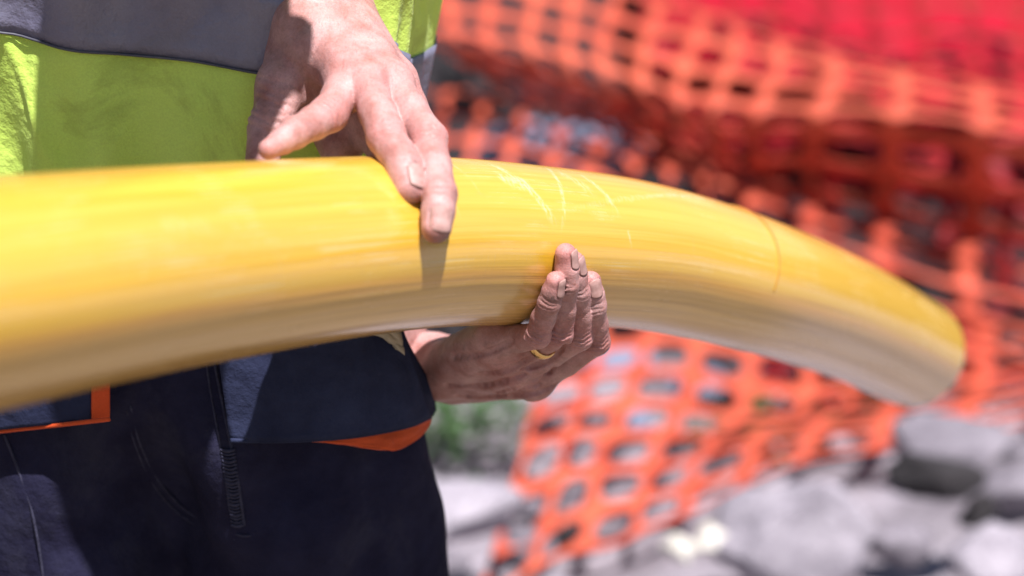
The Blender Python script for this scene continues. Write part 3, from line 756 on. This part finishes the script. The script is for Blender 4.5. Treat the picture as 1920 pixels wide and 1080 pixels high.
# trousers
def make_trousers():
    c = A3(BC[0], BC[1], 0)
    caps = []
    caps += [(A3(-.32, 1.435, 1.00), A3(-.175, 1.435, 1.00), .100, .095, dict(k=.05)),
             (A3(-.33, 1.43, .93), A3(-.178, 1.43, .93), .103, .098, dict(k=.05)),
             (A3(-.178, 1.43, .93), A3(-.150, 1.415, .66), .097, .088, dict(k=.022)),
             (A3(-.335, 1.43, .93), A3(-.35, 1.415, .66), .104, .094, dict(k=.022)),
             (A3(-.150, 1.415, .66), A3(-.125, 1.42, .30), .094, .078, dict(k=.03)), (A3(-.125, 1.42, .30), A3(-.12, 1.46, .09), .078, .075, dict(k=.03)),
             (A3(-.35, 1.415, .66), A3(-.37, 1.42, .30), .094, .078, dict(k=.03)), (A3(-.37, 1.42, .30), A3(-.38, 1.46, .09), .078, .075, dict(k=.03))]
    # folds of the cloth: raised ridges
    def fold(pts, r, push=.0):
        q = [body_pt(px, py, off - r * .85) for px, py, off in pts]
        for a, b in zip(q[:-1], q[1:]): caps.append((a, b, r, r, dict(k=.045)))
    fold([(60, 760, -.014), (110, 900, -.010), (150, 1080, -.012), (165, 1250, -.02)], .014)
    fold([(395, 640, -.012), (428, 820, -.008), (452, 980, -.010)], .013)
    fold([(720, 830, -.016), (760, 960, -.016), (790, 1100, -.02)], .016)
    fold([(600, 850, -.012), (560, 980, -.012), (540, 1100, -.014)], .011)
    lo = A3(-.56, 1.24, .05); hi = A3(.02, 1.64, 1.12)
    t = shell('trousers', p1, M['navy'], caps, lo, hi, .0036, .02, (.0026, 52, 8))
    return t
make_trousers()

def seam_on(pts, r, name='seam', off=.0, mat='seam', n=60):
    q = catmull([body_surf(px, py) for px, py in pts], n); return tube(name, q, r, M[mat], p1, 6)
# find the trousers' real surface along a view direction
from mathutils.bvhtree import BVHTree
bpy.context.view_layer.update()
tr = [o for o in p1.children if o.name.startswith('trousers')][0]
bvh_tr = BVHTree.FromPolygons([v.co for v in tr.data.vertices], [tuple(p.vertices) for p in tr.data.polygons])
def body_surf(px, py, off=.0):
    r = ray(px, py); hit = bvh_tr.ray_cast(Vector((0, 0, H)), Vector(r).normalized())
    if hit[0] is None: return body_pt(px, py, off)
    return np.array(hit[0]) + np.array(hit[1]) * off
seam_on([(398, 655), (414, 740), (432, 830), (446, 900), (458, 985)], .0011)
seam_on([(384, 660), (396, 740), (412, 830), (424, 900), (432, 960), (452, 985)], .0008)
seam_on([(245, 760), (262, 830), (300, 905), (360, 965), (445, 1002), (470, 1004)], .0009)
seam_on([(238, 770), (254, 836), (292, 915), (352, 975), (440, 1012)], .0007)
seam_on([(8, 815), (34, 880), (60, 960), (80, 1075), (90, 1200)], .0010)
for i in range(22):                                   # bar tacks across the fly
    t = i / 21; y = 842 + 140 * t; x0 = 414 + 20 * t; x1 = 440 + 17 * t
    tube('bar_tack', catmull([body_surf(x0, y, .0006), body_surf((x0 + x1) / 2, y + 3, .0016), body_surf(x1, y, .0006)], 6), .0009 + .0004 * (i % 3 == 0), M['seam'], p1, 5)

def patch(name, top, bot, mat, parent, offs, ay=.125, nu=44, nv=26, thick=.003, bulge=.0, seed=0, amp=.002):
    """cloth piece between an upper and a lower line (photo directions) laid over the body at some distance"""
    T = catmull([(x, y) for x, y in top], nu); B = catmull([(x, y) for x, y in bot], nu); vs = []
    for j in range(nv):
        v = j / (nv - 1)
        for i in range(nu):
            u = i / (nu - 1); x, y = T[i] * (1 - v) + B[i] * v
            o = (offs[0] * (1 - u) + offs[1] * u) + bulge * math.sin(math.pi * u) * (.3 + .7 * v) + amp * mnoise.noise(Vector((u * 5, v * 4, seed)))
            vs.append(body_pt(x, y, o, .176, ay))
    o = mesh_obj(name, vs, grid_faces(nu, nv), mat, parent); solidify(o, thick); return o
# holster pocket on the worker's left hip (right in the picture), with orange lining under it
hp = patch('holster_pocket', [(396, 560), (520, 555), (660, 560), (740, 575)], [(432, 826), (540, 826), (660, 818), (760, 800), (806, 782)], M['black'], p1, (.010, .026), ay=.140, bulge=.010, seed=3)
patch('pocket_side', [(738, 572), (762, 640), (806, 722), (815, 768)], [(728, 600), (742, 700), (770, 760), (806, 784)], M['black'], hp, (.024, .014), ay=.140, seed=9, nu=24, nv=10)
patch('pocket_lining', [(500, 822), (600, 820), (700, 811), (808, 780)], [(500, 826), (600, 829), (670, 837), (725, 844), (748, 843), (775, 829), (797, 810), (807, 792)], M['orange_cloth'], hp, (.004, .016), ay=.140, bulge=.008, seed=4, nv=8, thick=.0016)
lo_ = catmull([body_pt(x, y, .013 + .011 * (i / 5), .176, .140) for i, (x, y) in enumerate([(432, 826), (540, 826), (660, 818), (760, 800), (806, 782)])], 40)
tube('pocket_hem', lo_, .0018, M['black'], hp, 6)
# left pocket in the picture, with orange edge
hp2 = patch('holster_pocket', [(-260, 640), (-60, 620), (100, 600), (172, 590)], [(-260, 830), (-60, 812), (90, 796), (172, 786)], M['black'], p1, (.016, .012), bulge=.008, seed=6)
patch('pocket_lining', [(171, 590), (190, 590), (205, 590)], [(172, 790), (190, 787), (206, 784)], M['orange_cloth'], hp2, (.014, .010), nu=8, nv=24, thick=.002, amp=.0008)
ln2 = catmull([body_pt(x, y, .019) for x, y in [(-260, 835), (-60, 815), (90, 799), (172, 790), (206, 786)]], 40)
tube('pocket_hem', ln2, .0016, M['orange_cloth'], hp2, 6)
# cream lining peeping out over the pocket under the pipe
patch('pocket_lip', [(650, 606), (700, 606), (748, 622)], [(670, 622), (715, 628), (756, 664)], M['cream'], hp, (.030, .032), ay=.140, nu=16, nv=8, thick=.004, amp=.003, seed=2)

# ---- second person: behind the first, only the left forearm and hand are in view
p2 = empty('person', (-.42, 2.0, 0), 'second worker hidden behind the first, gripping the pipe from below with a ringed hand', 'person')
V, Fc, dirt, red, nails, fg2, wr2, el2 = left_hand_below(p2)
J2 = dict(pelvis=A3(-.40, 2.02, .62), chest=A3(-.40, 1.95, .98), neck=A3(-.40, 1.92, 1.14), head=A3(-.40, 1.87, 1.27), nose=A3(-.385, 1.765, 1.24),
          shoL=A3(-.24, 1.92, 1.08), shoR=A3(-.56, 1.94, 1.08), elbL=el2 + A3(-.03, .02, 0), wriL=wr2 + (el2 - wr2) * .25,
          elbR=A3(-.66, 1.88, .84), wriR=A3(-.60, 1.72, .72), hipL=A3(-.31, 2.02, .58), hipR=A3(-.49, 2.02, .58),
          kneeL=A3(-.28, 1.72, .42), kneeR=A3(-.52, 1.80, .10), ankleL=A3(-.27, 1.86, .09), ankleR=A3(-.52, 2.16, .09), toeL=A3(-.26, 1.72, .045), toeR=A3(-.52, 2.30, .045))
fd, G, fw2, sd2 = figure(J2, simple_hand(J2['wriR'], (.2, -.7, -.5)))
V0, F0 = fd.mesh(G); VV = np.vstack([V, V0]); FF = np.vstack([Fc, F0 + len(V)])
b2 = mesh_obj('body', VV, FF, M['skin'], p2); tone_attr(b2, VV, dirt, red)
add_nails(nails, p2)
add_clothes(p2, J2, M['shirt'], M['navy'], fwd=fw2)
def ring_on(finger, t=.42):
    a, b = finger[0][0], finger[1][0]; c = a + (b - a) * t; ax = unit(b - a); r = (finger[0][1] * (1 - t) + finger[1][1] * t) * 1.02 + .0004
    u = unit(np.cross(ax, (0, 0, 1))); v = np.cross(u, ax); vs = []; seg = 48; pr = [(-.0029, 0), (-.0026, .0010), (-.0010, .0014), (.0010, .0014), (.0026, .0010), (.0029, 0), (.0026, -.0008), (-.0026, -.0008)]
    for k in range(seg):
        q = 2 * math.pi * k / seg
        for h_, e in pr: vs.append(c + ax * h_ + (r + e) * (math.cos(q) * u + math.sin(q) * v))
    m = len(pr); fs = [(k * m + i, k * m + (i + 1) % m, ((k + 1) % seg) * m + (i + 1) % m, ((k + 1) % seg) * m + i) for k in range(seg) for i in range(m)]
    return mesh_obj('wedding_ring', vs, fs, M['gold'], p2)
ring_on(fg2['ring'], .66)

# ------------------------------------------------------------------ barrier netting
def net_mat(name, c, cdark, trans=.45):
    m, nt, bs = new_mat(name); v = coords(nt)
    r = ramp(nt, noise_(nt, v, 5, 4), [(0.35, cdark), (0.65, c)])
    nt.links.new(r.outputs[0], bs.inputs['Base Color']); bs.inputs['Roughness'].default_value = .5; bs.inputs['Specular IOR Level'].default_value = .22
    tr_ = N(nt, 'ShaderNodeBsdfTranslucent'); tr_.inputs[0].default_value = (0.62, 0.03, 0.012, 1)
    mx = N(nt, 'ShaderNodeMixShader'); mx.inputs[0].default_value = trans
    nt.links.new(bs.outputs[0], mx.inputs[1]); nt.links.new(tr_.outputs[0], mx.inputs[2]); nt.links.new(mx.outputs[0], nt.nodes['Material Output'].inputs[0])
    return m
M['net'] = net_mat('orange_net', (0.70, 0.145, 0.078), (0.58, 0.095, 0.055), .28)
M['net_red'] = net_mat('red_net', (0.36, 0.02, 0.02), (0.24, 0.010, 0.016), .3)
M['tarp'] = cloth_mat('crimson_tarp', (0.40, 0.005, 0.018), (0.50, 0.009, 0.028), rough=.5, sheen=0, trans=.2, scale=3)
def surf(rows):
    rows = [np.array([P(*c) for c in r]) for r in rows]
    def S(u, v):
        nc = len(rows[0])
        def cr(pts, t):
            m = len(pts) - 1; t = min(max(t, 0), 1) * m; i = min(int(t), m - 1); f = t - i
            a = pts[i - 1] if i > 0 else 2 * pts[0] - pts[1]; b, c = pts[i], pts[i + 1]; d = pts[i + 2] if i + 2 <= m else 2 * pts[m] - pts[m - 1]
            return 0.5 * ((2 * b) + (c - a) * f + (2 * a - 5 * b + 4 * c - d) * f * f + (3 * b - a - 3 * c + d) * f ** 3)
        return cr([cr(r, u) for r in rows], v)
    return S
def net(name, rows, nu, nv, mat, label, seed=0, hole=(.40, .37), amp=.03, thick=.003, freq=3.0):
    S = surf(rows); vs = []; fs = []; key = {}
    def vid(a, b):
        k = (round(a * 1000), round(b * 1000))
        if k not in key:
            key[k] = len(vs); p = S(a / nu, b / nv)
            q = Vector((a * .35, b * .35, seed * 3.1)); q2 = Vector((a * .9, b * .9, seed * 5.3))
            p = p + amp * np.array((mnoise.noise(q) * .6, mnoise.noise(q + Vector((9, 0, 0))), mnoise.noise(q + Vector((0, 9, 0))))) + amp * .35 * np.array((mnoise.noise(q2), mnoise.noise(q2 + Vector((5, 0, 0))), mnoise.noise(q2 + Vector((0, 5, 0)))))
            vs.append(p)
        return key[k]
    ring = []
    for k in range(4): ring.append((k / 4, 0))
    for k in range(4): ring.append((1, k / 4))
    for k in range(4): ring.append((1 - k / 4, 1))
    for k in range(4): ring.append((0, 1 - k / 4))
    for j in range(nv):
        for i in range(nu):
            O = [vid(i + a, j + b) for a, b in ring]; I = []
            for a, b in ring:
                an = math.atan2(b - .5, a - .5); e = .72
                I.append(vid(i + .5 + hole[0] * math.copysign(abs(math.cos(an)) ** e, math.cos(an)), j + .5 + hole[1] * math.copysign(abs(math.sin(an)) ** e, math.sin(an))))
            for k in range(16): fs.append((O[k], O[(k + 1) % 16], I[(k + 1) % 16], I[k]))
    o = mesh_obj(name, vs, fs, mat); solidify(o, thick)
    return tag(o, label, 'safety net', 'orange barrier nets heaped on the rubble')
net('barrier_net', [
  [(1045, 560, 4.3), (1250, 575, 4.5), (1480, 600, 4.6), (1700, 620, 4.6), (1980, 590, 4.7)],
  [(1010, 735, 4.0), (1210, 722, 4.1), (1450, 745, 4.2), (1680, 742, 4.3), (1980, 690, 4.4)],
  [(965, 900, 3.7), (1155, 872, 3.75), (1380, 838, 3.9), (1620, 800, 4.0), (1980, 735, 4.1)],
  [(888, 1110, 3.35), (1110, 1040, 3.45), (1330, 930, 3.6), (1600, 850, 3.8), (1980, 770, 3.9)]], 9, 7, M['net'],
  'orange plastic barrier net hanging in front of the rubble below the pipe', 1, amp=.035)
net('barrier_net', [
  [(1300, 600, 4.6), (1450, 590, 4.7), (1660, 600, 4.8), (1980, 560, 4.9)],
  [(1320, 650, 4.5), (1480, 650, 4.6), (1680, 660, 4.7), (1980, 640, 4.7)],
  [(1400, 705, 4.4), (1540, 700, 4.5), (1700, 700, 4.5), (1980, 690, 4.5)],
  [(1440, 740, 4.35), (1560, 735, 4.4), (1720, 735, 4.4), (1980, 730, 4.4)]], 6, 4, M['net_red'],
  'crumpled red net layer just behind the hanging orange net under the pipe', 2, amp=.06)
net('barrier_net', [
  [(770, 150, 4.9), (1000, 195, 4.9), (1230, 262, 4.9), (1500, 365, 4.8), (1980, 500, 4.7)],
  [(765, 232, 4.75), (985, 268, 4.75), (1225, 340, 4.7), (1480, 418, 4.6), (1980, 555, 4.5)],
  [(760, 330, 4.7), (960, 360, 4.7), (1200, 430, 4.65), (1500, 520, 4.6), (1980, 650, 4.5)],
  [(760, 480, 4.7), (960, 520, 4.7), (1250, 560, 4.7), (1550, 610, 4.6), (1980, 740, 4.5)]], 13, 5, M['net'],
  'orange net with a row of bright knots running down just above the pipe', 3, amp=.03, hole=(.41, .41))
net('barrier_net', [
  [(700, -110, 5.2), (1020, -70, 5.15), (1280, 0, 5.05), (1550, 92, 4.95), (1990, 185, 4.85)],
  [(760, -5, 4.85), (1010, 25, 4.85), (1260, 95, 4.75), (1530, 146, 4.65), (1990, 222, 4.6)],
  [(790, 70, 4.65), (1010, 120, 4.65), (1250, 190, 4.5), (1500, 215, 4.4), (1990, 272, 4.35)],
  [(880, 115, 4.85), (1060, 185, 4.85), (1270, 270, 4.75), (1500, 330, 4.75), (1990, 400, 4.65)],
  [(900, 135, 5.0), (1090, 215, 5.0), (1290, 320, 4.95), (1500, 400, 5.0), (1990, 510, 4.95)]], 13, 7, M['net'],
  'orange net folded over the crest of the heap in the upper right', 4, amp=.035)
net('barrier_net', [
  [(860, 60, 5.25), (1050, 120, 5.25), (1300, 200, 5.1), (1600, 230, 5.0), (1990, 280, 5.0)],
  [(890, 130, 5.3), (1110, 200, 5.3), (1320, 320, 5.1), (1600, 350, 4.9), (1990, 430, 4.9)],
  [(940, 170, 5.35), (1170, 260, 5.35), (1350, 390, 5.1), (1600, 470, 4.9), (1990, 620, 4.9)]], 14, 6, M['net_red'],
  'dark red net layer under the fold of the orange net', 5, amp=.06)
net('barrier_net', [
  [(1150, -120, 5.5), (1400, -60, 5.6), (1700, -40, 5.6), (2000, -30, 5.6)],
  [(1180, -20, 5.3), (1400, 40, 5.35), (1700, 60, 5.4), (2000, 90, 5.4)],
  [(1220, 80, 5.1), (1420, 130, 5.2), (1700, 150, 5.2), (2000, 200, 5.2)]], 10, 4, M['net_red'],
  'loose red net strands lying across the crimson tarpaulin', 6, amp=.05, hole=(.42, .40))
def sheet(name, rows, mat, label, cat, nu=60, nv=40, amp=.05, thick=.003, seed=0, group=None):
    S = surf(rows); vs = []
    for j in range(nv):
        for i in range(nu):
            u, v = i / (nu - 1), j / (nv - 1); q = Vector((u * 4, v * 3, seed))
            vs.append(S(u, v) + amp * np.array((0, mnoise.noise(q), mnoise.noise(q + Vector((7, 0, 0))))) + .3 * amp * np.array((0, 0, mnoise.noise(q * 3))))
    o = mesh_obj(name, vs, grid_faces(nu, nv), mat); solidify(o, thick); return tag(o, label, cat, group)
sheet('tarpaulin', [
  [(1150, -200, 6.4), (1400, -190, 6.5), (1700, -180, 6.5), (2050, -160, 6.4)],
  [(1200, -20, 5.8), (1420, 0, 5.8), (1700, 40, 5.8), (2050, 90, 5.7)],
  [(1230, 90, 5.45), (1430, 150, 5.4), (1700, 180, 5.4), (2050, 240, 5.3)],
  [(1260, 180, 5.6), (1450, 210, 5.6), (1700, 245, 5.5), (2050, 310, 5.4)],
  [(1280, 250, 5.8), (1470, 300, 5.8), (1700, 330, 5.8), (2050, 390, 5.7)]], M['tarp'], 'crimson red tarpaulin bunched behind the orange nets, upper right', 'tarpaulin', amp=.09)

# ------------------------------------------------------------------ stones and plants
def stone_mat(name, c1, c2, sc=9):
    m, nt, bs = new_mat(name); v = coords(nt)
    a = ramp(nt, noise_(nt, v, sc, 6, .65), [(0.3, c1), (0.7, c2)]); b = ramp(nt, noise_(nt, v, 70, 5, .7), [(0.3, (.6,) * 3), (0.65, (1.05,) * 3)])
    nt.links.new(mixc(nt, .8, a.outputs[0], b.outputs[0], 'MULTIPLY'), bs.inputs['Base Color']); bs.inputs['Roughness'].default_value = .92
    b1 = bump(nt, bs, noise_(nt, v, 40, 6, .7), .7, .01); bump(nt, bs, noise_(nt, v, 200, 4, .7), .6, .003, b1)
    return m
M['grey_stone'] = stone_mat('grey_stone', (.13, .115, .135), (.30, .27, .30))
M['pale_stone'] = stone_mat('pale_stone', (.26, .235, .27), (.46, .42, .46))
M['white_stone'] = stone_mat('white_stone', (.60, .56, .46), (.78, .75, .68))
M['dark_stone'] = stone_mat('dark_stone', (.012, .010, .011), (.035, .030, .032))
M['blue_stone'] = stone_mat('blue_grey_stone', (.13, .17, .25), (.24, .30, .41))
import bmesh
def stone(loc, size, mat, seed, label, cat='stone', group=None, rot=0.0, name='stone', sub=3):
    bm = bmesh.new(); bmesh.ops.create_icosphere(bm, subdivisions=sub, radius=1)
    r = random.Random(seed); planes = [(Vector((r.gauss(0, 1), r.gauss(0, 1), r.gauss(0, 1))).normalized(), r.uniform(.42, .82)) for _ in range(12)]
    for v in bm.verts:
        p = v.co.copy()
        for n, d in planes:
            e = p.dot(n) - d
            if e > 0: p -= n * e * .92
        p += p.normalized() * (.10 * mnoise.noise(p * 1.7 + Vector((seed, 0, 0))) + .07 * mnoise.noise(p * 5 + Vector((0, seed, 0))))
        v.co = Vector((p.x * size[0], p.y * size[1], p.z * size[2]))
    me = bpy.data.meshes.new(name); bm.to_mesh(me); bm.free(); me.materials.append(M[mat])
    me.polygons.foreach_set('use_smooth', [True] * len(me.polygons))
    o = bpy.data.objects.new(name, me); col.objects.link(o); o.location = tuple(map(float, loc)); o.rotation_euler = (0, 0, rot)
    return tag(o, label, cat, group)
stone(P(1500, 1010, 3.25), (.15, .12, .125), 'pale_stone', 3, 'large pale grey slab like chunk leaning in the lower right foreground', sub=4, name='rubble_chunk')
stone(P(1800, 850, 3.75), (.19, .12, .10), 'grey_stone', 5, 'big flat topped grey boulder under the net at the right edge', rot=.3, sub=4, name='boulder')
stone(P(1755, 895, 3.30), (.092, .06, .058), 'dark_stone', 8, 'dark lump put in for the shaded hollow between the boulder and pale rubble', name='dark_lump')  # near-black lump added to imitate the shade of a hollow
stone(P(1835, 955, 3.35), (.045, .04, .035), 'dark_stone', 9, 'small dark clod below the big grey boulder', name='dark_lump')
stone(P(1400, 955, 3.30), (.040, .035, .034), 'white_stone', 12, 'white stone lying highest of the bright stones by the net edge')
stone(P(1335, 1015, 3.25), (.048, .035, .030), 'white_stone', 13, 'creamy white stone, largest of the bright stones by the net edge')
stone(P(1275, 1030, 3.22), (.035, .03, .032), 'white_stone', 14, 'yellowish white stone nearest the orange net hem')
stone(P(1895, 920, 3.5), (.08, .07, .07), 'grey_stone', 21, 'grey stone at the right edge beneath the big boulder')
stone(P(1690, 1010, 3.25), (.06, .055, .05), 'grey_stone', 22, 'rough grey stone right of the large pale chunk')
stone(P(1850, 1050, 3.2), (.10, .08, .07), 'pale_stone', 23, 'pale rubble stone in the bottom right corner')
stone(P(860, 960, 3.35), (.13, .10, .05), 'pale_stone', 24, 'low pale stone beside the worker\'s leg')
stone(P(830, 1050, 3.2), (.05, .045, .035), 'grey_stone', 25, 'small grey stone at the bottom beside the trouser leg')
for i, (x, y, d, s) in enumerate([(1150, 690, 4.75, .12), (1290, 740, 4.6, .12), (1450, 735, 4.75, .08), (1180, 800, 4.35, .07)]):
    stone(P(x, y, d), (s, s * .8, s * .75), 'blue_stone', 40 + i, ['blue grey stone seen through the net just right of the lower hand', 'blue grey stone seen through the net below the pipe middle', 'dark blue grey stone behind the net, farthest right of its kind', 'small blue grey stone behind the lower net holes'][i])
stone(P(1075, 272, 5.12), (.26, .12, .12), 'blue_stone', 51, 'long blue grey rock showing through the net holes above the pipe', name='rock', rot=-.1, sub=4)
stone(P(1720, 385, 5.75), (.42, .2, .16), 'blue_stone', 52, 'slate blue rock behind the tarpaulin folds', name='rock')
stone(P(890, 175, 5.35), (.14, .12, .13), 'dark_stone', 53, 'black lump put in for the deep shade of the gap under the net beside the worker', name='dark_lump')  # added black lump imitates the unlit cavity under the net
g = 'rubble stones scattered over the ground'
rr = random.Random(4)
allst = []
for i in range(80):
    for _ in range(20):
        x = rr.uniform(-.35, 1.3); y = rr.uniform(2.75, 4.4)
        px = 960 + F * x / (y * CP + (H - .2) * SP); 
        if px > 770 and not (1600 < px < 1900 and y < 3.75): break
    s = rr.choice([.018, .025, .03, .045]) * rr.uniform(.8, 1.3)
    mt_ = rr.choice(['grey_stone', 'pale_stone', 'pale_stone', 'grey_stone', 'dark_stone']); dx, dy = x, y
    dd = y * CP + (H - h_ground(x, y)) * SP; px = 960 + F * x / dd; py = 540 - F * ((h_ground(x, y) - H) * CP + y * SP) / dd
    where = 'beside the trouser leg' if px < 930 else 'by the orange net hem' if px < 1300 else 'near the white stones' if px < 1480 else 'right of the pale chunk' if px < 1720 else 'near the right edge'
    row_ = 'in the lowest row' if py > 1010 else 'low down' if py > 920 else 'half way up' if py > 830 else 'highest up'
    sz_ = 'tiny' if s < .021 else 'small' if s < .03 else 'medium' if s < .042 else 'larger'
    allst.append((px, stone((x, y, h_ground(x, y) + s * .3), (s * rr.uniform(.9, 1.4), s, s * rr.uniform(.6, .9)), mt_, 100 + i, '%s %s rubble stone %s, %s' % (sz_, mt_.split('_')[0], where, row_), 'stone', g, rr.uniform(0, 6), sub=2)))
by = {}
for px, o in allst: by.setdefault(o['label'], []).append((px, o))
for lab, lst in by.items():
    if len(lst) > 1:
        lst.sort(key=lambda q: q[0])
        for k, (px, o) in enumerate(lst): o['label'] = lab + ', ' + ('leftmost of them' if k == 0 else 'rightmost of them' if k == len(lst) - 1 else 'the middle one')

M['leaf'] = simple('leaf', (.02, .055, .015), (.05, .11, .03), scale=12, rough=.5)
def plant(base, hgt, rad, n, seed, label, lean=0.0):
    r = random.Random(seed); e = empty('weed', base, label, 'plant')
    vs = []; fs = []; sv = []
    for i in range(n):
        an = r.uniform(0, 6.28); rr_ = rad * math.sqrt(r.random()); z = hgt * r.random() ** .8
        c = np.array(base) + A3(rr_ * math.cos(an), rr_ * math.sin(an), z); L = r.uniform(.015, .04); wd = L * .4
        d = unit((math.cos(an), math.sin(an), r.uniform(-.2, .9))); s = unit(np.cross(d, (0.1, 0, 1))); k = len(vs)
        vs += [c, c + d * L * .5 + s * wd, c + d * L, c + d * L * .5 - s * wd]; fs += [(k, k + 1, k + 2), (k, k + 2, k + 3)]
    o = mesh_obj('foliage', vs, fs, M['leaf'], e, smooth=False); o['kind'] = 'stuff'
    for i in range(5):
        an = r.uniform(0, 6.28); top = np.array(base) + A3(rad * .5 * math.cos(an), rad * .5 * math.sin(an), hgt * .9)
        tube('stem', [np.array(base), (np.array(base) + top) / 2 + A3(.01, 0, 0), top], [.004, .003, .0015], M['leaf'], e, 5)
def gpt(px, py, d):
    p = P(px, py, d); return p
plant(gpt(865, 850, 4.05), .10, .14, 420, 1, 'low green weed growing beside the worker\'s hip at the edge of the rubble')
plant(gpt(1655, 790, 4.35), .10, .08, 200, 2, 'green weed showing under the far end of the pipe')
plant(gpt(1380, 850, 4.3), .05, .14, 220, 3, 'green weed behind the net folds below the pipe middle')
plant(gpt(1475, 820, 4.3), .05, .12, 200, 4, 'thin green weed behind the net, right of another weed')
